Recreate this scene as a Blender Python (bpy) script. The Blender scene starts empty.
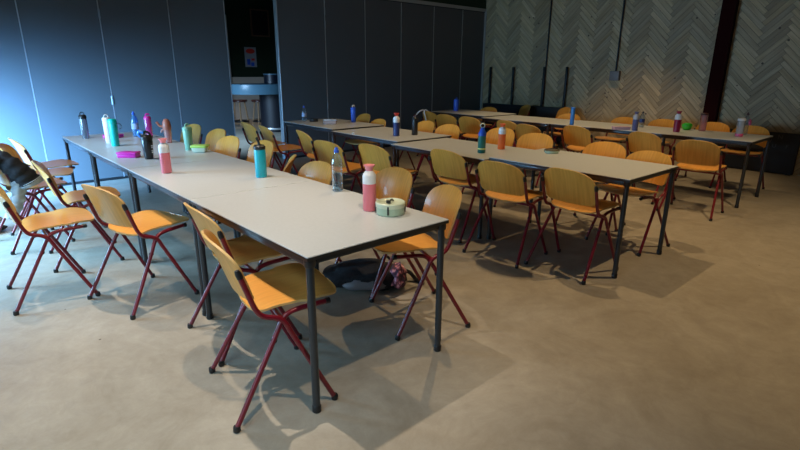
import bpy, bmesh, math, random
from mathutils import Vector, Matrix
C = bpy.context.scene.collection
rnd = random.Random(7)
PI = math.pi
def R(d): return math.radians(d)

# ------------------------------------------------------------------ materials
MATS = {}
def mat(name, col, rough=0.5, metal=0.0, spec=0.5, coat=0.0, noise=None, bump=None, col2=None):
    m = bpy.data.materials.new(name); m.use_nodes = True
    nt = m.node_tree; b = nt.nodes['Principled BSDF']
    b.inputs['Base Color'].default_value = (*col, 1)
    b.inputs['Roughness'].default_value = rough
    b.inputs['Metallic'].default_value = metal
    b.inputs['Specular IOR Level'].default_value = spec
    b.inputs['Coat Weight'].default_value = coat
    if noise:
        sc, stretch, c2 = noise
        tc = nt.nodes.new('ShaderNodeTexCoord'); mp = nt.nodes.new('ShaderNodeMapping')
        mp.inputs['Scale'].default_value = stretch
        nz = nt.nodes.new('ShaderNodeTexNoise'); nz.inputs['Scale'].default_value = sc
        nz.inputs['Detail'].default_value = 6
        rp = nt.nodes.new('ShaderNodeValToRGB')
        rp.color_ramp.elements[0].position = .32; rp.color_ramp.elements[1].position = .7
        rp.color_ramp.elements[0].color = (*c2, 1); rp.color_ramp.elements[1].color = (*col, 1)
        nt.links.new(tc.outputs['Object'], mp.inputs['Vector'])
        nt.links.new(mp.outputs['Vector'], nz.inputs['Vector'])
        nt.links.new(nz.outputs['Fac'], rp.inputs['Fac'])
        nt.links.new(rp.outputs['Color'], b.inputs['Base Color'])
        if bump:
            bp = nt.nodes.new('ShaderNodeBump'); bp.inputs['Strength'].default_value = bump
            bp.inputs['Distance'].default_value = .002
            nt.links.new(nz.outputs['Fac'], bp.inputs['Height'])
            nt.links.new(bp.outputs['Normal'], b.inputs['Normal'])
    MATS[name] = m
    return m
def clear(name, col, gloss=.12):
    """thin clear plastic: tinted see-through wall with a glossy skin"""
    m = bpy.data.materials.new(name); m.use_nodes = True
    nt = m.node_tree; nt.nodes.clear()
    o = nt.nodes.new('ShaderNodeOutputMaterial'); t = nt.nodes.new('ShaderNodeBsdfTransparent')
    t.inputs['Color'].default_value = (*col, 1)
    g = nt.nodes.new('ShaderNodeBsdfGlossy'); g.inputs['Roughness'].default_value = .08
    d = nt.nodes.new('ShaderNodeBsdfDiffuse'); d.inputs['Color'].default_value = (*col, 1)
    lw = nt.nodes.new('ShaderNodeLayerWeight'); lw.inputs['Blend'].default_value = .35
    m1 = nt.nodes.new('ShaderNodeMixShader'); m2 = nt.nodes.new('ShaderNodeMixShader')
    m1.inputs[0].default_value = gloss
    nt.links.new(t.outputs[0], m1.inputs[1]); nt.links.new(d.outputs[0], m1.inputs[2])
    nt.links.new(lw.outputs['Facing'], m2.inputs[0])
    nt.links.new(m1.outputs[0], m2.inputs[1]); nt.links.new(g.outputs[0], m2.inputs[2])
    nt.links.new(m2.outputs[0], o.inputs[0])
    MATS[name] = m
    return m

# concrete floor: mottled, lightly polished screed
def concrete():
    m = bpy.data.materials.new('polished concrete'); m.use_nodes = True
    nt = m.node_tree; b = nt.nodes['Principled BSDF']
    tc = nt.nodes.new('ShaderNodeTexCoord')
    def nz(s, d, r=.55, w=0):
        n = nt.nodes.new('ShaderNodeTexNoise'); n.inputs['Scale'].default_value = s
        n.inputs['Detail'].default_value = d; n.inputs['Roughness'].default_value = r
        n.inputs['Distortion'].default_value = w
        nt.links.new(tc.outputs['Object'], n.inputs['Vector']); return n
    a, c, e = nz(1.9, 10, .74, .7), nz(8.0, 9, .75, .5), nz(40, 4)
    r1 = nt.nodes.new('ShaderNodeValToRGB'); r1.color_ramp.elements[0].position = .33; r1.color_ramp.elements[1].position = .68
    r1.color_ramp.elements[0].color = (.31, .265, .205, 1); r1.color_ramp.elements[1].color = (.415, .368, .30, 1)
    r2 = nt.nodes.new('ShaderNodeValToRGB'); r2.color_ramp.elements[0].position = .3; r2.color_ramp.elements[1].position = .7
    r2.color_ramp.elements[0].color = (.86, .85, .83, 1); r2.color_ramp.elements[1].color = (1.10, 1.10, 1.10, 1)
    mx = nt.nodes.new('ShaderNodeMix'); mx.data_type = 'RGBA'; mx.blend_type = 'MULTIPLY'; mx.inputs[0].default_value = 1
    nt.links.new(a.outputs['Fac'], r1.inputs['Fac']); nt.links.new(c.outputs['Fac'], r2.inputs['Fac'])
    nt.links.new(r1.outputs['Color'], mx.inputs[6]); nt.links.new(r2.outputs['Color'], mx.inputs[7])
    # small dark pits
    vo = nt.nodes.new('ShaderNodeTexVoronoi'); vo.inputs['Scale'].default_value = 3.2
    nt.links.new(tc.outputs['Object'], vo.inputs['Vector'])
    lt = nt.nodes.new('ShaderNodeMath'); lt.operation = 'LESS_THAN'; lt.inputs[1].default_value = .022
    nt.links.new(vo.outputs['Distance'], lt.inputs[0])
    m2 = nt.nodes.new('ShaderNodeMix'); m2.data_type = 'RGBA'; m2.inputs[7].default_value = (.10, .075, .05, 1)
    nt.links.new(lt.outputs[0], m2.inputs[0]); nt.links.new(mx.outputs[2], m2.inputs[6])
    nt.links.new(m2.outputs[2], b.inputs['Base Color'])
    b.inputs['Roughness'].default_value = .48; b.inputs['Specular IOR Level'].default_value = .35
    bp = nt.nodes.new('ShaderNodeBump'); bp.inputs['Strength'].default_value = .12; bp.inputs['Distance'].default_value = .004
    nt.links.new(e.outputs['Fac'], bp.inputs['Height']); nt.links.new(bp.outputs['Normal'], b.inputs['Normal'])
    return m
M_floor = concrete()
# herringbone boards: tint per board from a face attribute, grain along the board from UVs
def boards():
    m = bpy.data.materials.new('rough pine boards'); m.use_nodes = True
    nt = m.node_tree; b = nt.nodes['Principled BSDF']
    at = nt.nodes.new('ShaderNodeAttribute'); at.attribute_name = 'tint'
    uv = nt.nodes.new('ShaderNodeUVMap'); uv.uv_map = 'grain'
    mp = nt.nodes.new('ShaderNodeMapping'); mp.inputs['Scale'].default_value = (2.0, 26, 1)
    nz = nt.nodes.new('ShaderNodeTexNoise'); nz.inputs['Scale'].default_value = 1.0; nz.inputs['Detail'].default_value = 5
    rp = nt.nodes.new('ShaderNodeValToRGB'); rp.color_ramp.elements[0].position = .3; rp.color_ramp.elements[1].position = .65
    rp.color_ramp.elements[0].color = (.70, .66, .60, 1); rp.color_ramp.elements[1].color = (1.05, 1.05, 1.05, 1)
    vo = nt.nodes.new('ShaderNodeTexVoronoi'); vo.inputs['Scale'].default_value = 5.5
    lt = nt.nodes.new('ShaderNodeMath'); lt.operation = 'LESS_THAN'; lt.inputs[1].default_value = .09
    mx = nt.nodes.new('ShaderNodeMix'); mx.data_type = 'RGBA'; mx.blend_type = 'MULTIPLY'; mx.inputs[0].default_value = 1
    m2 = nt.nodes.new('ShaderNodeMix'); m2.data_type = 'RGBA'; m2.inputs[7].default_value = (.11, .07, .04, 1)
    nt.links.new(uv.outputs[0], mp.inputs[0]); nt.links.new(mp.outputs[0], nz.inputs[0]); nt.links.new(nz.outputs['Fac'], rp.inputs[0])
    nt.links.new(at.outputs['Color'], mx.inputs[6]); nt.links.new(rp.outputs[0], mx.inputs[7])
    nt.links.new(uv.outputs[0], vo.inputs['Vector']); nt.links.new(vo.outputs['Distance'], lt.inputs[0])
    nt.links.new(lt.outputs[0], m2.inputs[0]); nt.links.new(mx.outputs[2], m2.inputs[6])
    nt.links.new(m2.outputs[2], b.inputs['Base Color']); b.inputs['Roughness'].default_value = .6
    return m
M_boards = boards()
# beech plywood
ply = mat('beech plywood', (.84, .40, .09), .34, coat=.12, noise=(7, (1, 9, .6), (.74, .34, .07)))
plyv = mat('beech plywood back', (.80, .37, .065), .34, coat=.12, noise=(7, (1, 9, .6), (.66, .29, .04)))  # same beech as the seat, shade on the backs put into its colour
plyedge = mat('pale plywood edge', (.66, .40, .14), .5)
maroon = mat('maroon lacquered tube', (.17, .006, .016), .30, coat=.25)
black = mat('black plastic', (.012, .012, .013), .38)
steel = mat('dark grey steel', (.034, .039, .045), .3, metal=.3, coat=.2)
lam = mat('grey laminate', (.56, .575, .575), .36, spec=.45, noise=(60, (1, 1, 1), (.53, .545, .545)))
blackedge = mat('black edging', (.02, .02, .02), .35)
panelm = mat('charcoal partition laminate', (.105, .11, .112), .5, spec=.3)
alum = mat('brushed aluminium', (.55, .57, .58), .35, metal=.6)
alumd = mat('dull aluminium hinge', (.42, .45, .47), .35, metal=.5)
green = mat('dark green paint', (.008, .024, .009), .7)
greytrim = mat('grey painted trim', (.36, .35, .32), .6)
white = mat('white plastic', (.82, .82, .82), .35)
wallw = mat('plaster', (.14, .135, .125), .8)
darkwall = mat('dark ceiling paint', (.05, .05, .05), .8)
pillarm = mat('dark oxide red steel', (.022, .002, .002), .85, spec=.1)
stagebl = mat('matt black board', (.008, .008, .009), .6)
chalk = mat('grey chalk', (.085, .085, .09), .9)
fabblack = mat('black woven fabric', (.010, .010, .013), .9, noise=(60, (1, 1, 1), (.022, .022, .027)), bump=.5)
fabgrey = mat('light grey lining fabric', (.50, .52, .53), .85, noise=(30, (1, 1, 1), (.35, .37, .38)))
bluecount = mat('light blue counter front', (.09, .20, .28), .35, coat=.1)
def simple(n, c, r=.35, coat=.2): return mat(n, c, r, coat=coat)

# ------------------------------------------------------------------ mesh helpers
def obj(name, bm, material, parent=None, smooth=True, mats=None, auto=35):
    me = bpy.data.meshes.new(name)
    bmesh.ops.recalc_face_normals(bm, faces=bm.faces)
    bm.to_mesh(me); bm.free()
    for mm in (mats or [material]): me.materials.append(mm)
    if smooth:
        me.polygons.foreach_set('use_smooth', [True] * len(me.polygons))
        try: me.set_sharp_from_angle(angle=R(auto))
        except Exception: pass
    o = bpy.data.objects.new(name, me); C.objects.link(o)
    if parent: o.parent = parent
    return o
def tag(o, label, cat, group=None):
    o['label'] = label; o['category'] = cat
    if group: o['group'] = group
    return o
def struct(name, bm, m, parent=None, **k):
    o = obj(name, bm, m, parent, **k); o['kind'] = 'structure'; return o
def thing(name, label, cat, loc=(0, 0, 0), rz=0, group=None):
    o = bpy.data.objects.new(name, None); C.objects.link(o)
    o.empty_display_size = .1
    o.location = loc; o.rotation_euler = (0, 0, rz)
    return tag(o, label, cat, group)
def box(bm, x0, x1, y0, y1, z0, z1, bevel=0, seg=2, mi=0):
    r = bmesh.ops.create_cube(bm, size=1)
    vs = r['verts']
    for v in vs:
        v.co = Vector((x0 + (v.co.x + .5) * (x1 - x0), y0 + (v.co.y + .5) * (y1 - y0), z0 + (v.co.z + .5) * (z1 - z0)))
    fs = list({f for v in vs for f in v.link_faces})
    for f in fs: f.material_index = mi
    if bevel:
        es = list({e for v in vs for e in v.link_edges})
        bmesh.ops.bevel(bm, geom=es, offset=bevel, segments=seg, affect='EDGES', profile=.5)
    return bm
def B(*a, **k): return box(bmesh.new(), *a, **k)
def lathe(bm, prof, seg=24, cx=0, cy=0, sx=1, sy=1, ax=None, mi=0):
    """revolve (r, z) profile about z; ax = optional matrix"""
    rings = []
    for r, z in prof:
        if r < 1e-5: rings.append([bm.verts.new((cx, cy, z))])
        else: rings.append([bm.verts.new((cx + sx * r * math.cos(2 * PI * i / seg), cy + sy * r * math.sin(2 * PI * i / seg), z)) for i in range(seg)])
    nv = [v for g in rings for v in g]
    for a, b in zip(rings, rings[1:]):
        for i in range(seg):
            j = (i + 1) % seg
            if len(a) == 1 and len(b) == 1: continue
            if len(a) == 1: f = bm.faces.new((a[0], b[i], b[j]))
            elif len(b) == 1: f = bm.faces.new((a[i], a[j], b[0]))
            else: f = bm.faces.new((a[i], a[j], b[j], b[i]))
            f.material_index = mi
    for g, fl in ((rings[0], True), (rings[-1], False)):
        if len(g) > 1: bm.faces.new(g[::-1] if fl else g).material_index = mi
    if ax is not None: bmesh.ops.transform(bm, matrix=ax, verts=nv)
    return bm
def L(prof, **k): return lathe(bmesh.new(), prof, **k)
def smooth_path(pts, n=6):
    pts = [Vector(p) for p in pts]; out = []
    for i in range(len(pts) - 1):
        p0 = pts[max(i - 1, 0)]; p1 = pts[i]; p2 = pts[i + 1]; p3 = pts[min(i + 2, len(pts) - 1)]
        for k in range(n):
            t = k / n
            out.append(.5 * ((2 * p1) + (-p0 + p2) * t + (2 * p0 - 5 * p1 + 4 * p2 - p3) * t * t + (-p0 + 3 * p1 - 3 * p2 + p3) * t ** 3))
    out.append(pts[-1]); return out
def tube(bm, path, r, seg=12):
    path = [Vector(p) for p in path]; rings = []
    t0 = (path[1] - path[0]).normalized()
    up = Vector((0, 0, 1)) if abs(t0.z) < .9 else Vector((1, 0, 0))
    n = (up - t0 * up.dot(t0)).normalized()
    for i, p in enumerate(path):
        t = (path[min(i + 1, len(path) - 1)] - path[max(i - 1, 0)]).normalized()
        n = (n - t * n.dot(t)).normalized(); b = t.cross(n)
        rr = r[i] if isinstance(r, (list, tuple)) else r
        rings.append([bm.verts.new(p + (n * math.cos(2 * PI * k / seg) + b * math.sin(2 * PI * k / seg)) * rr) for k in range(seg)])
    for a, b in zip(rings, rings[1:]):
        for i in range(seg): bm.faces.new((a[i], a[(i + 1) % seg], b[(i + 1) % seg], b[i]))
    bm.faces.new(rings[0][::-1]); bm.faces.new(rings[-1])
    return bm
def T(path, r, **k): return tube(bmesh.new(), path, r, **k)
def plate(fn, nu, nv, th):
    """closed curved plate from fn(u,v)->(point, normal)"""
    bm = bmesh.new(); top = []; bot = []
    for i in range(nu + 1):
        a = []; b = []
        for j in range(nv + 1):
            p, n = fn(i / nu, j / nv)
            a.append(bm.verts.new(p + n * th / 2)); b.append(bm.verts.new(p - n * th / 2))
        top.append(a); bot.append(b)
    for i in range(nu):
        for j in range(nv):
            bm.faces.new((top[i][j], top[i + 1][j], top[i + 1][j + 1], top[i][j + 1]))
            bm.faces.new((bot[i][j], bot[i][j + 1], bot[i + 1][j + 1], bot[i + 1][j]))
    per = [(i, 0) for i in range(nu)] + [(nu, j) for j in range(nv)] + [(i, nv) for i in range(nu, 0, -1)] + [(0, j) for j in range(nv, 0, -1)]
    for k in range(len(per)):
        a, b = per[k], per[(k + 1) % len(per)]
        f = bm.faces.new((top[a[0]][a[1]], bot[a[0]][a[1]], bot[b[0]][b[1]], top[b[0]][b[1]])); f.material_index = 1
    return bm
def dup(root, loc, rz, label, group=None, cat=None):
    r = root.copy(); C.objects.link(r); r.location = loc; r.rotation_euler = (0, 0, rz)
    r['label'] = label
    if group: r['group'] = group
    for ch in list(root.children):
        c = ch.copy(); C.objects.link(c); c.parent = r
        for g in list(ch.children):
            d = g.copy(); C.objects.link(d); d.parent = c
    return r

# ================================================================== THE SETTING
XW, YB, XL, YR, ZC = 9.05, 7.42, -1.25, -3.0, 4.4
struct('floor', B(XL - .2, XW + .3, YR - .2, 14.8, -.1, 0), M_floor, smooth=False)
struct('ceiling', B(XL - .2, XW + .3, YR - .2, 14.8, ZC, ZC + .1), darkwall, smooth=False)
struct('wall_rear', B(XL - .2, XW + .3, YR - .2, YR, 0, ZC), wallw, smooth=False)
# left wall with a wide low window and its frame
bm = bmesh.new()
WZ0, WZ1 = .05, 1.65
WINS = ((-.4, 3.0), (4.9, 7.25))
box(bm, XL - .2, XL, YR, WINS[0][0], 0, ZC); box(bm, XL - .2, XL, WINS[0][1], WINS[1][0], 0, ZC); box(bm, XL - .2, XL, WINS[1][1], 14.8, 0, ZC)
for a, b in WINS: box(bm, XL - .2, XL, a, b, 0, WZ0); box(bm, XL - .2, XL, a, b, WZ1, ZC)
struct('wall_left', bm, wallw, smooth=False)
for n, (a, b) in enumerate(WINS):
    bm = bmesh.new()
    for y in (a, (a + b) / 2 - .025, b - .05): box(bm, XL - .14, XL - .08, y, y + .05, WZ0, WZ1)
    box(bm, XL - .14, XL - .08, a, b, WZ1 - .05, WZ1); box(bm, XL - .14, XL - .08, a, b, WZ0, WZ0 + .05)
    struct('window_%d' % (n + 1), bm, alum, smooth=False)

# back wall: folding partition of tall charcoal leaves, one leaf folded away
wb = bpy.data.objects.new('wall_back', None); C.objects.link(wb); wb['kind'] = 'structure'
edges_l = [XL, -.775, .05, .872, 1.69, 2.517, 3.285]
edges_r = [4.12, 4.975, 5.805, 6.645, 7.496, 8.323, 9.02]
PT = .10
for E_ in (edges_l, edges_r):
    for a, b in zip(E_, E_[1:]):
        p = obj('partition_leaf', B(a + .006, b - .006, YB, YB + PT, .035, 2.585, bevel=.002, seg=1), panelm, wb, auto=30)
        obj('edge_profile', B(b - .006, b + .006, YB - .002, YB + .03, .03, 2.585), alum if b < 9 else greytrim, p, smooth=False)
    q = obj('bottom_seal', B(E_[0], E_[-1], YB + .008, YB + .09, 0, .035), black, wb, smooth=False)
for x, zs in ((1.69, (2.05, 1.02)), (4.975, (2.50, 2.32, 2.12, .83, .55)), (6.645, (2.45, 2.12)), (8.323, (2.45, 2.15)), (4.975 - .0, ())):
    for z in zs: obj('hinge', B(x - .011, x + .011, YB - .008, YB, z - .055, z + .055, bevel=.003, seg=1), alumd, wb)
# open jamb profile facing the gap
obj('jamb_profile', B(4.10, 4.122, YB - .004, YB + PT - .02, .0, 2.585, bevel=.003, seg=1), alumd, wb)
obj('jamb_profile', B(3.282, 3.292, YB - .003, YB + PT, .0, 2.585), alum, wb, smooth=False)
obj('door_stop', L([(.0001, 0), (.012, 0), (.012, .014), (.0001, .014)], ax=Matrix.Translation((3.2, YB, .45)) @ Matrix.Rotation(R(90), 4, 'X')), alum, wb)
obj('end_post', B(9.02, XW, YB - .03, YB + PT, 0, 2.62), greytrim, wb, smooth=False)
struct('trim_1', B(XL, XW, YB - .02, YB + .14, 2.60, 2.66), greytrim, smooth=False)
struct('trim_2', B(XL, XW, YB - .005, YB + .12, 2.585, 2.60), black, smooth=False)
struct('wall_back_upper', B(XL, XW, YB + .0, YB + .14, 2.66, ZC), green, smooth=False)

# right wall: herringbone boards on a dark backing
struct('wall_right_backing', B(XW + .012, XW + .25, YR, 14.8, 0, ZC), stagebl, smooth=False)
def herringbone():
    bm = bmesh.new(); uvl = bm.loops.layers.uv.new('grain'); cl = bm.loops.layers.float_color.new('tint')
    Lb, w = .455, .070; n = 5
    # classic herringbone lattice rotated 45 deg: board pairs step along (w, w)
    c, s = math.cos(PI / 4), math.sin(PI / 4)
    g = .0018
    for i in range(-70, 90):
        for k in range(-18, 19):
            ox = i * w + k * Lb; oy = i * w - k * Lb
            for hv in (0, 1):
                if hv == 0: x0, y0, x1, y1 = ox, oy, ox + Lb, oy + w
                else: x0, y0, x1, y1 = ox, oy + w, ox + w, oy + w + Lb
                cxx, cyy = (x0 + x1) / 2, (y0 + y1) / 2
                # rotate 45: chevrons point up
                Y = cxx * c - cyy * s; Z = cxx * s + cyy * c
                if not (-9.6 < Y < 7.6 and -2.4 < Z < 3.1): continue
                q = []
                for (a, b) in ((x0 + g, y0 + g), (x1 - g, y0 + g), (x1 - g, y1 - g), (x0 + g, y1 - g)):
                    yy = a * c - b * s; zz = a * s + b * c
                    q.append(bm.verts.new((XW + rnd.uniform(0, .001), yy + 3.0, zz + 1.7)))
                f = bm.faces.new(q)
                base = rnd.uniform(.74, 1.06) * (.88 if hv else 1.12)  # one direction lighter: how the grain catches light, put into the tint
                warm = rnd.uniform(-.015, .015)
                col = (.55 * base + warm, .42 * base, .24 * base - warm, 1)
                uo = rnd.uniform(0, 50); vo = rnd.uniform(0, 50)
                uvs = ((0, 0), (Lb, 0), (Lb, w), (0, w)) if hv == 0 else ((0, 0), (0, w), (Lb, w), (Lb, 0))
                for lp, uv in zip(f.loops, uvs): lp[uvl].uv = (uv[0] + uo, uv[1] + vo); lp[cl] = col
    for co, no in (((0, 0, 0), (0, 0, -1)), ((0, 0, ZC), (0, 0, 1)), ((0, YR, 0), (0, -1, 0)), ((0, YB - .001, 0), (0, 1, 0))):
        bmesh.ops.bisect_plane(bm, geom=bm.verts[:] + bm.edges[:] + bm.faces[:], plane_co=co, plane_no=no, clear_outer=True)
    # thickness
    r = bmesh.ops.extrude_face_region(bm, geom=bm.faces[:])
    bmesh.ops.translate(bm, verts=[v for v in r['geom'] if isinstance(v, bmesh.types.BMVert)], vec=(.012, 0, 0))
    return bm
struct('wall_right', herringbone(), M_boards, smooth=False)

# room behind the gap
struct('wall_far', B(XL, XW, 14.5, 14.7, 0, ZC), green, smooth=False)
struct('baseboard_far', B(XL, XW, 14.46, 14.5, 0, 1.2), mat('cream wainscot', (.66, .56, .47), .6), smooth=False)
dr = struct('door_1', B(6.30, 6.42, 14.40, 14.5, 0, 2.85), greytrim, smooth=False)

# columns and wall details
bm = bmesh.new()
box(bm, 8.94, 9.045, 2.69, 2.88, 0, ZC)
tag(obj('steel_column', bm, pillarm, smooth=False), 'dark maroon steel column standing against the herringbone wooden wall', 'column')
def conduit(y, z0, label, boxed):
    t = thing('wall_conduit', label, 'conduit', (9.02, y, z0))
    obj('pipe', T([(0, 0, 0.0), (0, 0, ZC - z0)], .014), black, t)
    if boxed:
        obj('junction_box', B(-.045, .025, -.085, .085, -.14, .02, bevel=.008), mat('grey junction box', (.16, .17, .19), .5), t)
    return t
conduit(4.411, 1.40, 'black pipe down the wooden wall ending in a grey junction box', True)
conduit(5.828, .78, 'thin black pipe running down behind the stage trolley, without a box', False)

# low black board with chalk marks against the wall, right
t = thing('chalkboard', 'low black board with faint chalk letters standing at the foot of the wooden wall', 'board', (8.92, 2.1, 0))
obj('board', B(0, .08, -.52, .62, 0.01, .585, bevel=.004, seg=1), stagebl, t)
obj('foot', B(-.02, .10, -.50, -.44, 0, .02), stagebl, t, smooth=False); obj('foot', B(-.02, .10, .54, .60, 0, .02), stagebl, t, smooth=False)
def letters(txt, y, z, size, parent):
    cu = bpy.data.curves.new('chalk_letters', 'FONT'); cu.body = txt; cu.size = size; cu.extrude = .0008
    cu.space_character = 1.6
    o = bpy.data.objects.new('chalk_letters', cu); C.objects.link(o); cu.materials.append(chalk)
    me = bpy.data.meshes.new_from_object(o); bpy.data.objects.remove(o)
    o = bpy.data.objects.new('chalk_letters', me); C.objects.link(o)
    o.parent = parent; o.location = (-.0012, y, z); o.rotation_euler = (PI / 2, 0, -PI / 2); return o
letters('L N', -.14, .50, .085, t); letters('U  F', -.21, .375, .075, t)
# stage trolley with upright posts
t = thing('stage_trolley', 'low black stage trolley with four upright posts beside the partition corner', 'trolley', (8.93, 6.2, 0))
obj('deck', B(-.07, .085, -1.0, 1.02, .12, .74, bevel=.01), stagebl, t)
for y in (.962, .37, -.36, -.85): obj('post', B(.045, .085, y - .018, y + .018, .70, 1.49, bevel=.004), black, t)
for y in (-.85, .85):
    obj('wheel', L([(.0001, -.02), (.05, -.02), (.055, -.01), (.055, .01), (.05, .02), (.0001, .02)], ax=Matrix.Translation((0, y, .055)) @ Matrix.Rotation(R(90), 4, 'X')), black, t)
    obj('wheel_fork', B(-.02, .02, y - .035, y + .035, .05, .125), stagebl, t, smooth=False)

# ================================================================== FURNITURE
def make_table(label):
    t = thing('table', label, 'table', (0, 0, 0), 0, None)
    # local: x 0..0.8 across, y 0..1.2 along, corner at origin
    W_, L_, H_ = .8, 1.192, .72
    obj('tabletop', B(0, W_, 0, L_, H_ - .006, H_, bevel=.002, seg=1), lam, t, auto=30)
    obj('top_edging', B(.0005, W_ - .0005, .0005, L_ - .0005, H_ - .020, H_ - .0062), blackedge, t, smooth=False)
    bm = bmesh.new()
    for x in (.012, W_ - .037): box(bm, x, x + .025, .03, L_ - .03, H_ - .050, H_ - .0202, bevel=.004)
    for y in (.018, L_ - .038): box(bm, .03, W_ - .03, y, y + .02, H_ - .045, H_ - .0202, bevel=.004)
    obj('rail', bm, steel, t)
    for x in (.026, W_ - .026):
        for y in (.026, L_ - .026):
            lg = obj('leg', L([(.017, .028), (.017, H_ - .0203)], cx=x, cy=y, seg=20), steel, t)
            obj('foot', L([(.0001, 0), (.016, 0), (.0195, .004), (.0195, .030), (.0172, .034)], cx=x, cy=y, seg=20), black, lg)
            obj('corner_cap', L([(.0001, H_ - .052), (.021, H_ - .052), (.024, H_ - .046), (.024, H_ - .0202), (.0001, H_ - .0202)], cx=x, cy=y, seg=20), black, lg)
    return t
TA = [(0.9457, 1.588, 0.35), (.9385, 2.788, .3), (.932, 3.988, .3), (.925, 5.188, .3)]
TB = [(3.349, 1.447, -.45), (3.305, 2.648, -.3, .978), (3.405, 3.85, -.5), (3.47, 5.10, -.9, 1.018)]
TC = [(6.25, 1.499, 0.1), (6.25, 2.70, .1), (6.235, 3.90, .1), (6.34, 5.12, -1.5, 1.02)]
LT = {
 'A': ['grey-topped table nearest the camera, with the green food tin and a pink bottle',
       'grey table of the nearest row with the turquoise bottle, second from the camera',
       'grey-topped table of the nearest row under the black shaker and the magenta lunch box',
       'grey-topped table at the end of the nearest row, close to the blue-lit partition'],
 'B': ['grey table at the open floor end of the middle row, holding the small tin',
       'grey-topped table of the middle row under the green and blue loop-lid bottle',
       'grey-topped table of the middle row holding the navy and the black bottle',
       'grey-topped table of the middle row beside the gap in the partition'],
 'C': ['grey table at the open floor end of the farthest row, under two clear bottles',
       'grey-topped table of the farthest row with the grey-blue and the maroon bottles',
       'grey-topped table of the farthest row with the slim light blue bottle',
       'grey-topped table of the farthest row, in the corner by the stage trolley']}
tbl0 = None
for key, rows in (('A', TA), ('B', TB), ('C', TC)):
    for (x, y, a, *zs), lb in zip(rows, LT[key]):
        grp = {'A': 'tables of the nearest row', 'B': 'tables of the middle row', 'C': 'tables of the farthest row'}[key]
        if tbl0 is None:
            tbl0 = make_table(lb); tbl0.location = (x, y, 0); tbl0.rotation_euler = (0, 0, R(a)); tbl0['group'] = grp
        else:
            tb = dup(tbl0, (x, y, 0), R(a), lb, grp)
            if zs: tb.scale.z = zs[0]      # legs screwed in or out a little

def make_chair():
    t = thing('chair', '', 'chair')
    def seat(u, v):
        tt = -1 + 2 * u
        tt = math.sin(tt * PI / 2)                       # denser at the ends
        f = .095 + .195 * tt
        at = abs(tt)
        w = .209 * (1 - at ** (6.0 if tt > 0 else 4.2)) ** (1 / (3.4 if tt > 0 else 2.8)) + .0005
        if tt < .1: w = min(w, .197 - .010 * max(0, .1 - tt))
        w = max(w, .02)
        s = -1 + 2 * v
        z = .482 + .020 * ((f - .02) / .24) ** 2 * (1 if f < .17 else 1) + .004 * s * s
        if f > .17: z -= .75 * (f - .17) ** 1.5
        if f < .02: z = .482 + .004 * s * s - .22 * (.02 - f) ** 1.0 * min(1, (.02 - f) / .10)
        return Vector((f, s * w, z)), Vector((0, 0, 1))
    obj('seat', plate(seat, 26, 14, .010), None, t, mats=[ply, plyedge], auto=50)
    zb, zt = .522, .772
    def back(u, v):
        z = zb + (zt - zb) * u
        s = -1 + 2 * v
        # half-width: soft lower corners, arched top
        a = (z - .655) / (zt - .655)
        if a > 0: w = .203 * max(0.0, (1 - min(a, 1) ** 2.5)) ** (1 / 2.5)
        else:
            b = (.655 - z) / (.655 - zb)
            w = .203 - .010 * b ** 2 - (.022 * max(0, (b - .90) / .10) ** 2)
        w = max(w, .035)
        f = -.128 - (z - zb) * .33 - (.012 * a * a if a > 0 else 0)
        f += .040 * (s * w / .2) ** 2
        return Vector((f, s * w, z)), Vector((.94, -.3 * s, .34)).normalized()
    # finer rows near the top arch
    def back2(u, v): return back(1 - (1 - u) ** 1.7, v)
    obj('backrest', plate(back2, 24, 14, .010), None, t, mats=[plyv, plyedge], auto=50)
    obj('crossbar', T([(.008, -.222, .432), (.008, .222, .432)], .0095), maroon, t)
    for s in (-1, 1):
        lat = lambda z, top: s * (top + (.245 - top) * max(0, (.44 - z)) / .44)
        A = smooth_path([(.217, s * .199, .462), (.14, s * .199, .459), (.075, s * .199, .455), (.030, s * .199, .440), (.0, s * .201, .400)], 5)
        A += [Vector((-.215 * k / 8, lat(.40 - .385 * k / 8, .199), .40 - .385 * k / 8)) for k in range(1, 9)]
        la = obj('leg', T(A, .0112), maroon, t)
        Bp = smooth_path([(-.149, s * .214, .665), (-.122, s * .214, .58), (-.095, s * .214, .502), (-.066, s * .216, .465), (-.02, s * .219, .449), (.014, s * .221, .424), (.035, s * .223, .380)], 5)
        z0 = .380; y0 = s * .223
        Bp += [Vector((.035 + .175 * k / 8, y0 + (s * .248 - y0) * k / 8, z0 - (z0 - .015) * k / 8)) for k in range(1, 9)]
        lb = obj('leg', T(Bp, .0112), maroon, t)
        for lg, fx, fy in ((la, -.217, s * .245), (lb, .212, s * .248)):
            obj('foot', L([(.0001, 0), (.013, 0), (.0155, .004), (.0145, .022), (.0125, .026)], cx=fx, cy=fy, seg=14), black, lg)
        obj('rail_cap', T([(.205, s * .199, .462), (.224, s * .199, .462), (.227, s * .199, .462)], [.0135, .0135, .009]), black, la)
        obj('bolt_cap', T([(-.142, s * .214, .645), (-.1485, s * .214, .664), (-.153, s * .213, .678)], [.0130, .0130, .009]), black, lb)
        obj('spacer', L([(.0001, 0), (.014, 0), (.015, .006), (.010, .014), (.0001, .015)], seg=14,
             ax=Matrix.Translation((-.03, s * .202, .342)) @ Matrix.Rotation(R(-90) * s, 4, 'X')), black, la)
    return t
GA1, GA2 = 'chairs along the left side of the nearest row', 'chairs along the right side of the nearest row'
GB1, GB2 = 'chairs along the left side of the middle row', 'chairs along the right side of the middle row'
GC1, GC2 = 'chairs along the left side of the farthest row', 'chairs along the wall side of the farthest row'
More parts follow.
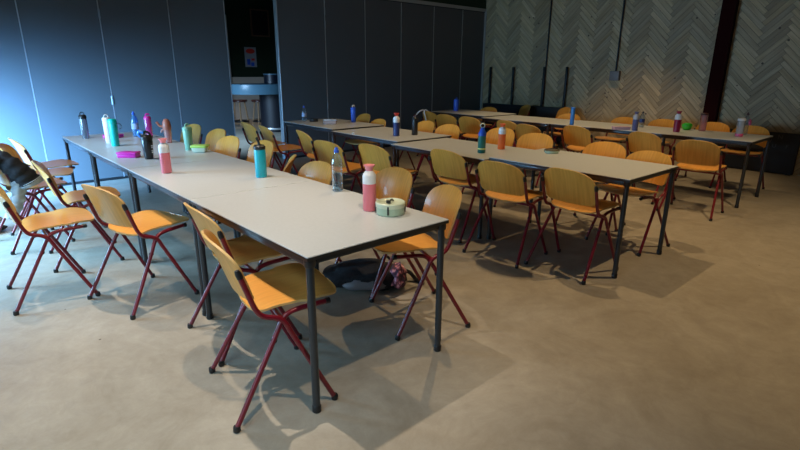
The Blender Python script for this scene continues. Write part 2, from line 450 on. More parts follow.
CH = [
 (.918, 1.918, -11, 'wooden chair nearest the camera, angled under the corner of the nearest table', GA1),
 (1.04, 2.46, -3, 'wooden chair tucked under the table right behind the chair closest to the camera', GA1),
 (.768, 3.333, 15, 'wooden chair turned slightly, left of the nearest row, third from the camera', GA1),
 (.340, 3.79, -1.5, 'wooden chair pulled well back from the tables, at the left edge before the jacket', GA1),
 (.65, 4.40, -5, 'wooden chair with its pale back seen edge-on, just right of the draped jacket', GA1),
 (.40, 5.10, 9, 'wooden chair carrying the black jacket over its backrest', GA1),
 (.55, 5.60, -14, 'wooden chair showing the orange inside of its back, behind the jacket chair', GA1),
 (.67, 6.07, 4, 'wooden chair farthest down the left side of the nearest row, against the blue partition', GA1),
 (1.925, 1.99, 158, 'wooden chair at the right corner of the nearest table, in front of the green tin', GA2),
 (2.06, 2.55, 176, 'wooden chair right behind the pink bottle that stands beside the green tin', GA2),
 (1.79, 3.08, 181, 'wooden chair behind the clear water bottle, pushed far under the nearest row', GA2),
 (1.82, 3.58, 145, 'wooden chair seen nearly edge-on between the turquoise bottle and the clear water bottle', GA2),
 (2.03, 4.37, 184, 'wooden chair directly behind the turquoise bottle', GA2),
 (1.93, 4.87, 187, 'wooden chair right of the light green food box, the nearer of two overlapping backs', GA2),
 (2.10, 5.57, 185, 'wooden chair right of the light green food box, the farther of two overlapping backs', GA2),
 (2.08, 6.23, 190, 'wooden chair behind the mint green bottle, last of the nearest row', GA2),
 (3.33, 1.79, -3, 'wooden chair at the open floor end of the middle row, back to the camera', GB1),
 (3.20, 2.30, 4, 'wooden chair second from the open end of the middle row, back to the camera', GB1),
 (3.33, 2.95, 0, 'wooden chair third from the open end of the middle row, before the green-blue bottle', GB1),
 (3.05, 3.62, 4, 'wooden chair of the middle row behind the pink bottle, left of the navy bottle', GB1),
 (2.86, 4.09, 8, 'wooden chair with a wide back straight above the clear water bottle', GB1),
 (3.13, 4.90, -11, 'wooden chair with narrow pale back turned sideways beside the middle row', GB1),
 (3.04, 5.62, -7, 'wooden chair in front of the partition gap, the right one of the pair', GB1),
 (3.07, 6.15, -2, 'wooden chair in front of the partition gap, the left one of the pair', GB1),
 (4.20, 1.77, 172, 'wooden chair at the right corner of the middle row, facing the camera', GB2),
 (4.46, 2.25, 186, 'wooden chair of the middle row behind the small tin', GB2),
 (4.55, 3.06, 190, 'wooden chair of the middle row just right of the orange bottle', GB2),
 (4.70, 3.66, 182, 'wooden chair of the middle row directly behind the orange bottle', GB2),
 (4.50, 4.32, 180, 'wooden chair of the middle row right of the black bottle, the larger and nearer one', GB2),
 (4.60, 4.85, 172, 'wooden chair of the middle row right behind the black bottle', GB2),
 (4.28, 5.44, 171, 'wooden chair of the middle row between the blue and the navy bottle', GB2),
 (4.67, 6.26, 171, 'wooden chair right behind the blue bottle with the white flip lid', GB2),
 (5.70, 1.79, 4, 'wooden chair at the open floor end of the farthest row, back to the camera', GC1),
 (5.98, 2.40, -9, 'wooden chair below the maroon bottle, second on the near side of the farthest row', GC1),
 (6.00, 3.25, -6, 'wooden chair below the slim light blue bottle on the near side of the farthest row', GC1),
 (5.68, 3.75, -3, 'wooden chair peeping out right of the orange bottle, near side of the farthest row', GC1),
 (5.92, 4.24, -7, 'wooden chair with its back right above the orange bottle cap, farthest row', GC1),
 (5.93, 4.95, 4, 'wooden chair left of the green and blue bottle, near side of the farthest row', GC1),
 (5.97, 5.46, 5, 'wooden chair right next to the chair with white straps, farthest row', GC1),
 (6.19, 6.00, -7, 'wooden chair with white straps hung over its back', GC1),
 (7.36, 1.83, 184, 'wooden chair with a black pouch on its seat, right end of the farthest row', GC2),
 (7.50, 2.30, 184, 'wooden chair in front of the foot of the maroon column', GC2),
 (7.44, 2.93, 180, 'wooden chair left of the maroon bottle on the wall side of the farthest row', GC2),
 (7.31, 3.44, 176, 'wooden chair behind the grey-blue bottle on the wall side of the farthest row', GC2),
 (7.24, 4.28, 182, 'wooden chair behind the slim light blue bottle on the wall side', GC2),
 (7.38, 6.00, 181, 'wooden chair at the far corner of the farthest row, just before the partition', GC2),
 (8.56, 6.08, 150, 'wooden chair standing before the stage trolley, the left one of the two', 'spare chairs by the wooden wall'),
 (8.56, 5.22, 150, 'wooden chair standing before the stage trolley, the right one of the two', 'spare chairs by the wooden wall'),
]
ch0 = make_chair()
for i, (x, y, a, lb, g) in enumerate(CH):
    if i == 0: ch0.location = (x, y, 0); ch0.rotation_euler = (0, 0, R(a)); ch0['label'] = lb; ch0['group'] = g
    else: dup(ch0, (x, y, 0), R(a), lb, g)

# ================================================================== THINGS ON THE TABLES
TZ = .7205
def neck_bottle(x, y, h, body, top, cap, label, r=.034, rz=0, name='drinking_bottle', bands=None):
    """slim two-part bottle: coloured body, white shoulder with neck, flared cup cap"""
    t = thing(name, label, 'bottle', (x, y, TZ), rz)
    bh = h * .60
    obj('body', L([(.0001, 0), (r * .88, 0), (r, .006), (r, bh)], seg=28), body, t)
    obj('shoulder', L([(r * 1.01, bh), (r * 1.02, bh + .04 * h / .24), (r * .95, h * .80), (r * .62, h * .86), (r * .45, h * .885), (r * .45, h * .90)], seg=28), top, t)
    obj('cap', L([(r * .5, h * .875), (r * .55, h * .9), (r * .60, h * .94), (r * .85, h * .99), (r * .85, h), (r * .7, h), (.0001, h * .985)], seg=28), cap, t)
    return t
def pet_bottle(x, y, h, plast, capm, label, r=.032, labelm=None, water=None, name='water_bottle'):
    t = thing(name, label, 'bottle', (x, y, TZ))
    pr = [(.0001, .004), (r * .6, 0), (r * .95, .006), (r, .02)]
    for k in range(5):
        z = .03 + k * (h * .5 / 5); pr += [(r * .93, z), (r, z + h * .05)]
    pr += [(r * .98, h * .62), (r * .9, h * .72), (r * .55, h * .82), (r * .38, h * .87), (r * .38, h * .90)]
    obj('body', L(pr, seg=26), plast, t)
    if labelm: obj('paper_label', L([(r * 1.015, h * .30), (r * 1.02, h * .31), (r * 1.02, h * .52), (r * 1.015, h * .53)], seg=26), labelm, t)
    if water: obj('water', L([(.0001, .008), (r * .88, .008), (r * .88, h * .18), (.0001, h * .18)], seg=20), water, t)
    obj('cap', L([(r * .42, h * .875), (r * .46, h * .88), (r * .46, h * .93), (r * .30, h * .94), (r * .28, h * .985), (.0001, h)], seg=20), capm, t)
    return t
def tumbler(x, y, h, r, bodym, lidm, label, name='drinking_bottle', loop=None, r2=None, lidh=.16, rz=0, spout=None):
    t = thing(name, label, 'bottle', (x, y, TZ), rz)
    r2 = r2 or r
    bh = h * (1 - lidh)
    obj('body', L([(.0001, 0), (r2 * .92, 0), (r2, .008), (r2 + (r - r2) * .5, bh * .5), (r, bh * .93), (r * .93, bh)], seg=28), bodym, t)
    obj('lid', L([(r * .96, bh * .985), (r * 1.03, bh), (r * 1.03, h * (1 - lidh * .35)), (r * .8, h * (1 - lidh * .05)), (r * .5, h * .995), (.0001, h)], seg=28), lidm, t)
    if loop:
        pts = [(math.cos(a) * .018, 0, h + .006 + math.sin(a) * .018) for a in [R(k) for k in range(-40, 225, 20)]]
        obj('carry_loop', T(pts, .0045, seg=8), loop, t)
    if spout:
        obj('spout', T(smooth_path([(-.012, 0, h * .98), (-.012, 0, h + .014), (.006, 0, h + .022), (.022, 0, h + .012)]), .008, seg=10), spout, t)
    return t
def boxed(x, y, sx, sy, h, bodym, lidm, label, rz=0, name='lunch_box', cat='box', taper=.0, clip=None):
    t = thing(name, label, cat, (x, y, TZ), rz)
    b = B(-sx / 2, sx / 2, -sy / 2, sy / 2, 0, h * .68, bevel=min(.012, h * .2), seg=3)
    if taper:
        for v in b.verts:
            k = 1 - taper * (1 - v.co.z / (h * .68)); v.co.x *= k; v.co.y *= k
    obj('base', b, bodym, t)
    obj('lid', B(-sx / 2 - .003, sx / 2 + .003, -sy / 2 - .003, sy / 2 + .003, h * .66, h, bevel=min(.008, h * .14), seg=3), lidm, t)
    if clip:
        for s in (-1, 1): obj('clip', B(s * (sx / 2 + .003) - .003, s * (sx / 2 + .003) + .003, -.02, .02, h * .4, h * .9, bevel=.0015), clip, t)
    return t
coral = simple('coral pink plastic', (.85, .20, .24)); coral2 = simple('light coral plastic', (.95, .30, .34))
teal = simple('turquoise plastic', (.0, .44, .56)); teal2 = simple('green turquoise plastic', (.0, .50, .45))
navy = simple('navy blue coat', (.015, .035, .16)); redc = simple('red cap', (.75, .05, .03))
orange = simple('orange coat', (.90, .14, .02)); bluec = simple('bright blue plastic', (.02, .10, .62))
lblue = simple('light blue plastic', (.04, .25, .72)); magenta = simple('magenta plastic', (.75, .03, .40))
mint = simple('mint plastic', (.22, .46, .33), .4); lime = simple('lime lid', (.50, .80, .16))
cream = simple('cream plastic', (.72, .78, .60)); blackg = simple('black coated steel', (.012, .012, .014), .3)
greenb = simple('dark green coat', (.0, .16, .13)); yel = simple('yellow print', (.80, .80, .25))
sage = simple('sage enamel', (.42, .55, .40)); maroonb = simple('maroon coat', (.30, .006, .05))
gapple = simple('apple green plastic', (.05, .55, .03)); gblue = simple('grey blue coat', (.10, .13, .30))
copper = simple('rose brown lid', (.45, .15, .10)); smoke = clear('smoky grey plastic', (.30, .34, .42), .35)
cpink = clear('clear pink plastic', (.90, .45, .42), .45); cwat = clear('clear plastic', (.82, .90, .95), .04)
cmag = clear('clear magenta plastic', (.85, .12, .50), .5); cblue = clear('clear blue plastic', (.18, .50, .90), .3)
cteal = clear('clear grey plastic', (.80, .82, .84), .35); wtr = clear('water', (.62, .80, .88), .05)
paper = simple('printed paper label', (.35, .45, .70), .5, 0); cupink = simple('pale pink plastic', (.62, .42, .50))
puck = simple('black puck plastic', (.01, .01, .01), .4); pinkclip = simple('pink clip', (.85, .12, .28))
dbrown = simple('dark brown cap', (.08, .02, .015))

# nearest row
neck_bottle(1.555, 1.97, .235, coral, white, coral2, 'coral pink bottle with white shoulder beside the green tin')
# round enamel food tin
t = thing('food_tin', 'round sage green food tin with black latch at the end of the nearest table', 'tin', (1.595, 1.853, TZ), R(20)); t.scale = (1, 1, 1.3)
obj('base', L([(.0001, 0), (.066, 0), (.070, .004), (.072, .030)], seg=36), sage, t)
lid = obj('lid', L([(.0735, .030), (.0745, .033), (.0745, .046), (.070, .049), (.066, .047), (.058, .042), (.0001, .043)], seg=36), simple('cream green enamel', (.62, .68, .50)), t)
obj('latch', T(smooth_path([(-.012, .0, .045), (.0, .0, .052), (.018, .0, .052), (.03, .0, .0465)]), .004, seg=8), black, lid)
obj('latch_knob', L([(.0001, .046), (.012, .046), (.012, .054), (.0001, .055)], cx=-.02, seg=16), black, lid)
obj('side_clip', B(.050, .056, -.057, -.051, .008, .040, bevel=.001), black, t)
for a in (-70, 20, 110, 200):
    obj('side_clip', box(bmesh.new(), -.004, .004, -.0765, -.0725, .008, .040, bevel=.001), black, t).rotation_euler = (0, 0, R(a))
pet_bottle(1.685, 2.44, .26, cwat, bluec, 'clear ribbed water bottle with dark blue cap on the nearest table', labelm=None, water=wtr, r=.033)
tq = tumbler(1.53, 3.10, .215, .037, teal, black, 'turquoise sports bottle with black lid and spout', lidh=.13)
obj('spout', T(smooth_path([(0, 0, .21), (-.004, 0, .235), (-.016, 0, .262)]), [.009] * 4 + [.008] * 9, seg=10), black, tq)
neck_bottle(1.10, 3.65, .235, coral, white, coral2, 'coral pink bottle with white shoulder in front of the black shaker')
t = tumbler(1.185, 4.33, .19, .042, blackg, black, 'black shaker with a blue flip cap and white print', r2=.034, lidh=.2, name='shaker_bottle')
obj('flip_cap', T(smooth_path([(-.03, .02, .17), (-.045, .03, .195), (-.04, .02, .215), (-.015, .0, .21)]), .013, seg=10), lblue, t)
obj('handle', T(smooth_path([(-.02, 0, .185), (-.005, .0, .215), (.02, 0, .205), (.03, 0, .18)]), .008, seg=10), black, t)
bm = bmesh.new()
for k in range(6):
    for a in (-62, -50, -38):
        if (k * 7 + a) % 3: 
            c_ = (math.cos(R(a)) * .0395, math.sin(R(a)) * .0395)
            box(bm, c_[0] - .003, c_[0] + .003, c_[1] - .003, c_[1] + .003, .05 + k * .013, .058 + k * .013)
obj('print', bm, white, t, smooth=False)
boxed(1.085, 4.515, .155, .085, .045, magenta, magenta, 'flat magenta lunch box left of the black shaker', rz=R(-42))
tumbler(1.60, 4.60, .205, .040, mint, mint, 'mint green bottle beside the lime-lidded box', r2=.033, lidh=.14, spout=mint)
boxed(1.63, 4.42, .13, .10, .062, cream, lime, 'small cream food box with lime green lid', rz=R(-40), taper=.22, name='food_box')
# rose shaker with arm
t = thing('shaker_bottle', 'rose brown shaker with a side spout, between magenta and mint bottles', 'bottle', (1.62, 5.20, TZ))
obj('body', L([(.0001, 0), (.030, 0), (.032, .01), (.036, .13)], seg=26), cpink, t)
obj('lid', L([(.037, .125), (.039, .13), (.039, .165), (.034, .20), (.020, .225), (.0001, .23)], seg=26), copper, t)
obj('spout', T(smooth_path([(-.02, .01, .155), (-.05, .03, .160), (-.068, .04, .185), (-.078, .045, .20)]), .012, seg=10), copper, t)
obj('strap', T(smooth_path([(-.03, .015, .135), (-.05, .03, .10), (-.04, .03, .13)]), .006, seg=8), copper, t)
tumbler(1.60, 5.72, .22, .034, cmag, magenta, 'clear magenta bottle with magenta screw lid', lidh=.16, r2=.032, spout=magenta)
pet_bottle(1.52, 5.90, .26, cblue, bluec, 'blue tinted water bottle with dark blue cap, left of the magenta one', labelm=paper, r=.034)
t = tumbler(1.17, 5.27, .25, .036, teal2, teal2, 'green turquoise bottle standing before the white one', r2=.034, lidh=.16)
obj('strap', T(smooth_path([(.03, -.02, .21), (.055, -.03, .20), (.062, -.035, .17), (.045, -.03, .155)]), .004, seg=8), black, t)
tumbler(1.19, 5.58, .24, .035, white, white, 'white bottle with loop lid behind the green turquoise one', r2=.032, lidh=.14, loop=white)
boxed(1.31, 5.95, .17, .10, .035, magenta, magenta, 'flat dark pink box behind the white bottle', rz=R(-42), name='snack_box')
tumbler(1.08, 6.05, .24, .034, smoke, black, 'smoky grey see-through bottle with black lid near the partition', lidh=.16, loop=black)
# middle row
pb = pet_bottle(3.72, 6.13, .21, cwat, bluec, 'small clear water bottle beside the black puck near the gap', labelm=paper, r=.032)
t = thing('speaker_puck', 'low round black puck on the table beside the gap', 'puck', (3.80, 6.02, TZ))
obj('puck_body', L([(.0001, 0), (.055, 0), (.058, .006), (.058, .032), (.052, .038), (.0001, .038)], seg=30), puck, t)
boxed(3.80, 5.62, .17, .12, .065, clear('frosted box plastic', (.80, .66, .64), .5), clear('frosted lid plastic', (.85, .84, .85), .6), 'clear food box with reddish contents near the gap', rz=R(-42), name='food_box')
tumbler(4.16, 5.60, .20, .036, bluec, bluec, 'royal blue bottle with white flip spout', lidh=.1, r2=.033, spout=white)
neck_bottle(3.70, 4.20, .245, navy, white, redc, 'navy blue bottle with white shoulder and red cap', r=.036)
tumbler(3.92, 4.14, .195, .034, blackg, blackg, 'plain black bottle behind the navy one', lidh=.14, spout=dbrown)
t = thing('drinking_bottle', 'green bottle with blue shoulder, yellow print and pale ring lid', 'bottle', (3.575, 2.90, TZ), R(-42))
obj('body', L([(.0001, 0), (.031, 0), (.035, .006), (.035, .15)], seg=28), greenb, t)
obj('shoulder', L([(.0352, .15), (.034, .175), (.020, .205), (.016, .21), (.016, .222)], seg=28), bluec, t)
obj('print_band', L([(.0353, .030), (.0355, .031), (.0355, .042), (.0353, .043)], seg=28), yel, t)
obj('ring_lid', T([(math.cos(R(a)) * .019, 0, .240 + math.sin(R(a)) * .019) for a in range(0, 361, 20)], .005, seg=8), cream, t)
neck_bottle(3.89, 2.92, .235, orange, white, redc if False else simple('orange red cap', (.88, .12, .03)), 'orange bottle with white shoulder and orange cap', r=.034)
t = thing('food_tin', 'small shallow tin with a wire clasp in the middle row', 'tin', (3.95, 2.42, TZ), R(-40))
obj('base', L([(.0001, 0), (.055, 0), (.060, .004), (.062, .022)], seg=30, sx=1, sy=.75), sage, t)
obj('lid', L([(.063, .022), (.064, .026), (.060, .033), (.0001, .034)], seg=30, sx=1, sy=.75), simple('brown tin lid', (.16, .12, .06)), t)
obj('clasp', T(smooth_path([(-.064, 0, .012), (-.066, 0, .030), (-.03, 0, .040), (.03, 0, .040), (.066, 0, .030), (.064, 0, .012)]), .0025, seg=8), steel, t)
# a small white stub on the middle row
tag(obj('eraser', B(3.43, 3.455, 4.63, 4.65, TZ, TZ + .02, bevel=.003), white), 'tiny white eraser on the middle row', 'eraser')
# farthest row
tumbler(6.82, 6.15, .20, .045, bluec, bluec, 'royal blue bottle on the farthest row beside the corner', lidh=.18, spout=bluec)
tumbler(6.34, 3.62, .235, .028, lblue, lblue, 'slim light blue bottle on the farthest row', lidh=.08)
boxed(6.32, 2.93, .20, .10, .035, cupink, cupink, 'flat pale pink box left of the grey-blue bottle', rz=R(-42), name='snack_box')
neck_bottle(6.32, 2.76, .225, gblue, simple('pale grey', (.50, .52, .56)), gblue, 'grey-blue bottle with pale shoulder on the farthest row', r=.034)
pet_bottle(6.80, 2.89, .20, cwat, black, 'small clear bottle with black cap behind the grey-blue one', labelm=navy, r=.034)
neck_bottle(6.57, 2.37, .245, maroonb, white, maroonb, 'maroon bottle with white shoulder left of the green bowl', r=.038)
t = thing('bowl', 'apple green round lidded bowl between the maroon and pink bottles', 'bowl', (6.92, 2.38, TZ))
obj('base', L([(.0001, 0), (.030, 0), (.050, .015), (.058, .045)], seg=28), gapple, t)
obj('lid', L([(.059, .045), (.060, .055), (.050, .075), (.020, .085), (.0001, .086)], seg=28), gapple, t)
tumbler(6.94, 2.21, .215, .042, cpink, dbrown, 'clear pink bottle with dark brown lid beside the green bowl', lidh=.1, r2=.040)
t = tumbler(6.67, 1.74, .20, .040, cteal, white, 'clear bottle with white lid and pink base at the farthest row', lidh=.12, r2=.038)
obj('base_ring', L([(.0400, .002), (.0402, .03), (.0395, .032), (.0395, .002)], seg=28), pinkclip, t)
t = pet_bottle(6.94, 1.76, .25, cwat, dbrown, 'tall clear bottle with a pink clip at the open end of the farthest row', r=.030)
obj('clip', T(smooth_path([(.02, -.02, .17), (.03, -.03, .14), (.01, -.035, .115), (-.01, -.03, .15)]), .012, seg=8), pinkclip, t)

for o in list(C.objects):
    if o.parent is None and 'label' in o and o.location.z > .7:
        x, y = o.location.x, o.location.y
        if 3.2 < x < 4.3 and 2.66 < y < 3.83: o.location.z += .72 * -.022
        if 3.4 < x < 4.4 and y > 5.12: o.location.z += .72 * .018
        if 6.2 < x < 7.2 and y > 5.15: o.location.z += .72 * .020
# ================================================================== CLOTHES AND BAGS
def local(x, y, a):   # chair-local -> world
    c, s = math.cos(a), math.sin(a)
    return lambda f, l, z: Vector((x + f * c - l * s, y + f * s + l * c, z))
# jacket over the backrest of the sixth chair on the left
def jacket():
    t = thing('jacket', 'black jacket with light grey lining draped over a chair back at the left edge', 'jacket', (.40, 5.10, 0), R(9))
    bm = bmesh.new(); nu, nv = 26, 16; g = []
    r2 = random.Random(3)
    for i in range(nu + 1):
        row = []
        u = i / nu
        for j in range(nv + 1):
            s = -1 + 2 * j / nv
            arch = .785 - .05 * abs(s) ** 2.5
            front = .275; rear = .34
            if u < .5:
                k = 1 - u / .5; z = arch + .02 - k * front; f = -.190 + k * .10 + .015 * math.sin(j * 1.3) * k + .02 * math.sin(k * 6 + j) * k * .5
            else:
                k = (u - .5) / .5; z = arch - k * rear; f = -.25 - k * .05 - .03 * math.sin(j * 1.1 + k * 4) * k
            w = .235 + .04 * k
            row.append(bm.verts.new((f, s * w, z + .008 * math.sin(j * 2.1 + i))))
        g.append(row)
    for i in range(nu):
        for j in range(nv): bm.faces.new((g[i][j], g[i + 1][j], g[i + 1][j + 1], g[i][j + 1]))
    o = obj('shell', bm, fabblack, t, auto=80)
    md = o.modifiers.new('thick', 'SOLIDIFY'); md.thickness = .035; md.offset = 1
    # one sleeve folded forward over the near side, cuff turned to the grey lining, the other hanging inside out
    rr = lambda path, r0, r1: [r0 + (r1 - r0) * k / (len(path) - 1) + .006 * math.sin(k * 1.7) for k in range(len(path))]
    p = smooth_path([(-.20, .02, .77), (-.16, -.14, .755), (-.10, -.22, .69), (-.045, -.245, .615), (-.015, -.25, .555)])
    obj('sleeve', T(p, rr(p, .055, .088), seg=20), fabblack, t, auto=80)
    p = smooth_path([(-.016, -.25, .562), (-.006, -.252, .540), (-.002, -.253, .528)])
    obj('cuff', T(p, [.091 + .003 * math.sin(k * 2) for k in range(len(p))], seg=20), fabgrey, t, auto=80)
    p = smooth_path([(-.08, -.235, .56), (-.10, -.262, .47), (-.135, -.275, .38), (-.19, -.28, .29)])
    obj('hanging_sleeve', T(p, rr(p, .05, .042), seg=16), fabgrey, t, auto=80)
    return t
jacket()
t = thing('bag', 'grey and white bag with black underside on the floor behind the leftmost chair', 'bag', (.09, 5.64, 0), R(15))
def blob(sx, sy, sz, seed, n=3, amp=.12, flat=True):
    bm = bmesh.new(); bmesh.ops.create_icosphere(bm, subdivisions=n, radius=1)
    from mathutils import noise
    for v in bm.verts:
        d = 1 + amp * noise.noise(v.co * 1.8 + Vector((seed, 0, 0))) + amp * .4 * noise.noise(v.co * 5 + Vector((0, seed, 0)))
        v.co = Vector((v.co.x * sx * d, v.co.y * sy * d, (max(v.co.z, -.75) if flat else v.co.z) * sz * d))
    zmin = min(v.co.z for v in bm.verts)
    for v in bm.verts: v.co.z -= zmin
    return bm
obj('bag_body', blob(.16, .13, .11, 5, amp=.3), fabgrey, t, auto=80)
b = obj('bag_base', blob(.165, .135, .035, 8, amp=.2), fabblack, t, auto=80)
# backpack lying under the far side of the nearest table
t = thing('backpack', 'black backpack with pink floral pocket on the floor under the nearest table', 'backpack', (1.97, 2.56, 0), R(-42))
def sack():
    bm = bmesh.new(); bmesh.ops.create_icosphere(bm, subdivisions=4, radius=1)
    from mathutils import noise
    for v in bm.verts:
        x, y, z = v.co
        sg = lambda a, p: math.copysign(abs(a) ** p, a)
        X = sg(x, .8) * .27; Y = sg(y, .75) * .17; Zz = max(z, -.7) * (.085 + .012 * x)
        d = 1 + .16 * noise.noise(v.co * 2.3 + Vector((4, 1, 0))) + .06 * noise.noise(v.co * 6)
        v.co = Vector((X * d, Y * d, Zz * d))
    zm = min(v.co.z for v in bm.verts)
    for v in bm.verts: v.co.z -= zm
    return bm
obj('bag_body', sack(), fabblack, t, auto=80)
floral = bpy.data.materials.new('pink floral print'); floral.use_nodes = True
nt = floral.node_tree; bs = nt.nodes['Principled BSDF']; vo = nt.nodes.new('ShaderNodeTexVoronoi'); vo.inputs['Scale'].default_value = 28
tcn = nt.nodes.new('ShaderNodeTexCoord'); rp = nt.nodes.new('ShaderNodeValToRGB')
rp.color_ramp.elements[0].color = (.90, .62, .66, 1); rp.color_ramp.elements[1].color = (.10, .05, .08, 1)
rp.color_ramp.elements[0].position = .15; rp.color_ramp.elements[1].position = .6
e = rp.color_ramp.elements.new(.35); e.color = (.75, .25, .34, 1)
nt.links.new(tcn.outputs['Object'], vo.inputs['Vector']); nt.links.new(vo.outputs['Distance'], rp.inputs[0]); nt.links.new(rp.outputs[0], bs.inputs['Base Color'])
bs.inputs['Roughness'].default_value = .9
fp = obj('floral_pocket', blob(.055, .105, .082, 11, n=4, amp=.45), floral, t, auto=80); fp.location = (.225, -.06, .02)
gp = obj('grey_panel', blob(.16, .04, .05, 2, amp=.15), mat('grey nylon', (.22, .22, .24), .5), t, auto=80); gp.location = (.03, -.158, .016); gp.rotation_euler = (R(-25), 0, R(4))
obj('shoulder_strap', T(smooth_path([(.24, .05, .09), (.31, .06, .06), (.35, .04, .018), (.38, .0, .016)]), .014, seg=8), fabblack, t)
obj('top_handle', T(smooth_path([(.10, .10, .12), (.14, .12, .16), (.19, .10, .12)]), .009, seg=8), fabblack, t)
# black pouch on the seat of the right-end chair of the farthest row
t = thing('pouch', 'flat black pouch on the seat at the right end of the farthest row', 'bag', (7.34, 1.83, .489), R(184))
obj('pouch_body', blob(.12, .19, .05, 9, amp=.1), fabblack, t, auto=80)
# white straps over the chair back
ax = R(-7)
lw = local(6.19, 6.00, ax)
t = thing('strap', 'white straps hanging over the chair back beside the partition', 'strap', tuple(lw(-.25, 0, .6)), 0)
def rel(v): return v - Vector(t.location)
obj('strap_band', T([rel(p) for p in smooth_path([lw(-.10, .155, .70), lw(-.17, .15, .775), lw(-.235, .155, .768), lw(-.26, .21, .72), lw(-.262, .25, .675)])], .011, seg=8), white, t)
obj('strap_band', T([rel(p) for p in smooth_path([lw(-.14, .02, .74), lw(-.225, .02, .792), lw(-.255, .02, .76), lw(-.232, .02, .68), lw(-.215, .02, .61)])], .011, seg=8), white, t)

# ================================================================== SIDE ROOM SEEN THROUGH THE GAP
t = thing('bar_counter', 'light blue round-ended bar counter seen through the partition gap', 'counter', (5.75, 11.3, 0))
obj('counter_front', L([(.0001, .87), (.95, .87), (.96, .885), (.96, 1.07), (.95, 1.09), (.0001, 1.09)], seg=64, sx=.78, sy=.62), bluecount, t, auto=40)
obj('pedestal', L([(.0001, 0), (.34, 0), (.34, .87), (.0001, .87)], cx=.25, cy=-.1, seg=32), mat('black blue pedestal', (.004, .006, .012), .5), t)
obj('foot_rail', L([(.352, .06), (.40, .06), (.405, .08), (.40, .10), (.352, .10)], cx=.25, cy=-.1, seg=32), alum, t)
t = thing('bin', 'dark blue open-topped container on the bar counter', 'container', (6.12, 11.45, 1.0905))
obj('container_body', L([(.0001, 0), (.19, 0), (.20, .01), (.20, .21), (.185, .21), (.185, .02), (.0001, .02)], seg=30), mat('blue black enamel', (.006, .010, .02), .4), t)
obj('rim', L([(.186, .205), (.205, .205), (.208, .215), (.205, .225), (.186, .225)], seg=30), bluecount, t)
stoolw = mat('brown stool wood', (.42, .24, .12), .5)
def stool(x, y, label):
    t = thing('bar_stool', label, 'stool', (x, y, 0), R(20), 'wooden stools in the side room')
    obj('seat', L([(.0001, .60), (.19, .60), (.20, .61), (.20, .635), (.19, .65), (.0001, .648)], seg=28), dbrown, t)
    for k in range(4):
        a = R(45 + 90 * k)
        lg = obj('leg', T([(math.cos(a) * .12, math.sin(a) * .12, .60), (math.cos(a) * .20, math.sin(a) * .20, .0)], .019, seg=10), stoolw, t)
    obj('foot_ring', T([(math.cos(R(q)) * .187, math.sin(R(q)) * .187, .10) for q in range(0, 361, 15)], .022, seg=8), black, t)
    return t
s0 = stool(5.93, 12.95, 'wooden bar stool behind the gap, the left one')
dup(s0, (6.36, 12.70, 0), R(5), 'wooden bar stool behind the gap, the right one')
t = thing('poster', 'small white poster with a red title band and blue picture on the green wall', 'poster', (7.09, 14.49, 1.48))
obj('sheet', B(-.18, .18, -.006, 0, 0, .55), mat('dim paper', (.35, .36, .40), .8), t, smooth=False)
obj('title_band', L([(.0001, -.002), (.13, -.002), (.14, .0), (.0001, .0)], seg=24, sx=1, sy=.5, ax=Matrix.Translation((0, -.0072, .44)) @ Matrix.Rotation(R(90), 4, 'X')), redc, t)
bm = bmesh.new(); box(bm, -.12, -.02, -.0095, -.0065, .06, .22); box(bm, .0, .10, -.0095, -.0065, .03, .13)
obj('picture_patch', bm, bluec, t, smooth=False)
bm = bmesh.new(); box(bm, .02, .12, -.0095, -.0065, .18, .24); obj('picture_patch', bm, redc, t, smooth=False)
t = thing('framed_board', 'black board in a brown wooden frame high on the green wall', 'picture', (7.45, 14.49, 2.36))
obj('board', B(-.26, .26, -.02, 0, 0, .68), stagebl, t, smooth=False)
bm = bmesh.new()
box(bm, -.29, -.25, -.035, 0, -.03, .71); box(bm, .25, .29, -.035, 0, -.03, .71); box(bm, -.25, .25, -.035, 0, -.03, .01); box(bm, -.25, .25, -.035, 0, .67, .71)
obj('frame', bm, mat('brown frame wood', (.16, .08, .05), .5), t, smooth=False)

# ================================================================== LIGHT
def spot(x, y, z, e, col, tx=None, ty=None, size=120, blend=.6, r=.035):
    l = bpy.data.lights.new('ceiling_spot', 'SPOT'); l.energy = e; l.color = col
    l.spot_size = R(size); l.spot_blend = blend; l.shadow_soft_size = r
    o = bpy.data.objects.new('ceiling_spot', l); C.objects.link(o); o.location = (x, y, z)
    d = Vector(((tx if tx is not None else x) - x, (ty if ty is not None else y) - y, -z))
    o.rotation_euler = d.to_track_quat('-Z', 'Y').to_euler(); return o
W1 = (1.0, .71, .37)
HL = 4.2
spot(3.73, 3.13, HL, 215, W1, size=88)
spot(.9, .45, HL, 250, (1, .80, .56), tx=.75, ty=1.9, size=58, blend=.8)
spot(.75, 3.15, HL, 420, (1.0, .87, .72), tx=.6, ty=2.5, size=52, blend=.8)
spot(4.6, .33, HL, 290, W1, size=82)
spot(0.2, 4.9, HL, 225, (1.0, .85, .66), size=72)
spot(4.9, 4.6, HL, 90, W1, size=85)
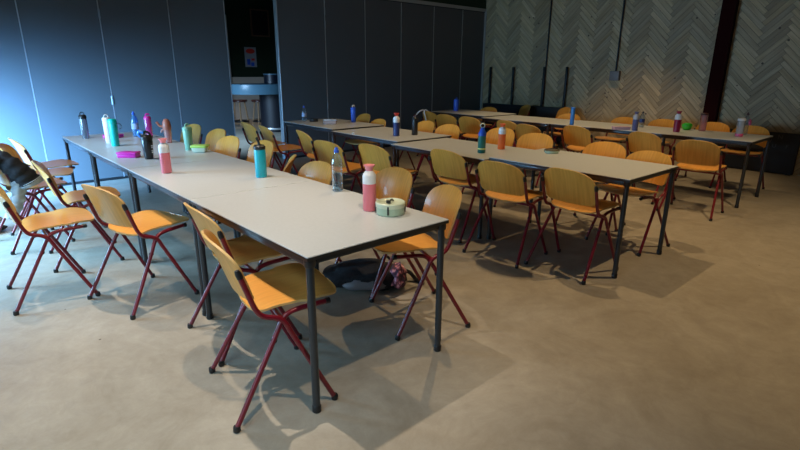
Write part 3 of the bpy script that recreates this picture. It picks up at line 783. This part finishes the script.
spot(7.35, 3.9, HL, 240, W1, size=68, blend=.45)
spot(7.0, .9, HL, 50, W1, size=75)
def area(name, x, y, z, sx, sy, e, col, d, spread=180):
    l = bpy.data.lights.new(name, 'AREA'); l.shape = 'RECTANGLE'; l.size = sx; l.size_y = sy; l.energy = e; l.color = col; l.spread = R(spread)
    o = bpy.data.objects.new(name, l); C.objects.link(o); o.location = (x, y, z)
    o.rotation_euler = Vector(d).to_track_quat('-Z', 'Z').to_euler(); return o
area('window_daylight', XL + .02, 6.35, .60, 1.7, 1.0, 430, (.17, .47, 1.0), (.64, .71, -.30), 84)
area('window_daylight', XL + .02, 5.2, .85, 1.6, 1.4, 190, (.30, .64, 1.0), (1, -.15, -.55), 120)
area('window_daylight', XL + .02, 1.3, .9, 3.2, 1.4, 22, (.50, .80, 1.0), (.8, .5, -.75), 120)
area('side_room_daylight', 2.2, 9.6, 1.5, 1.6, 1.4, 95, (.42, .68, 1.0), (.72, .30, -.65), 100)
spot(6.1, 13.3, 2.2, 40, (1, .8, .62), size=75)

w = bpy.data.worlds.new('World'); bpy.context.scene.world = w; w.use_nodes = True
w.node_tree.nodes['Background'].inputs[0].default_value = (.45, .65, 1, 1)
w.node_tree.nodes['Background'].inputs[1].default_value = .25

# ================================================================== CAMERA
cam = bpy.data.cameras.new('camera'); co = bpy.data.objects.new('camera', cam); C.objects.link(co)
cam.sensor_width = 36; cam.lens = 505.8346 / 800 * 36; cam.clip_end = 60
Rv = Vector((0.7460823, -0.66582783, 0.00587373)); U = Vector((0.1902626, 0.22163257, 0.9563886)); F = Vector((0.63809195, 0.71242706, -0.29203827))
m = Matrix(((Rv.x, U.x, -F.x, 0), (Rv.y, U.y, -F.y, 0), (Rv.z, U.z, -F.z, 1.40672), (0, 0, 0, 1)))
co.matrix_world = m
S = bpy.context.scene
S.camera = co
S.view_settings.view_transform = 'Standard'; S.view_settings.look = 'None'
S.view_settings.gamma = 1; S.view_settings.use_curve_mapping = False
S.view_settings.exposure = 0.0
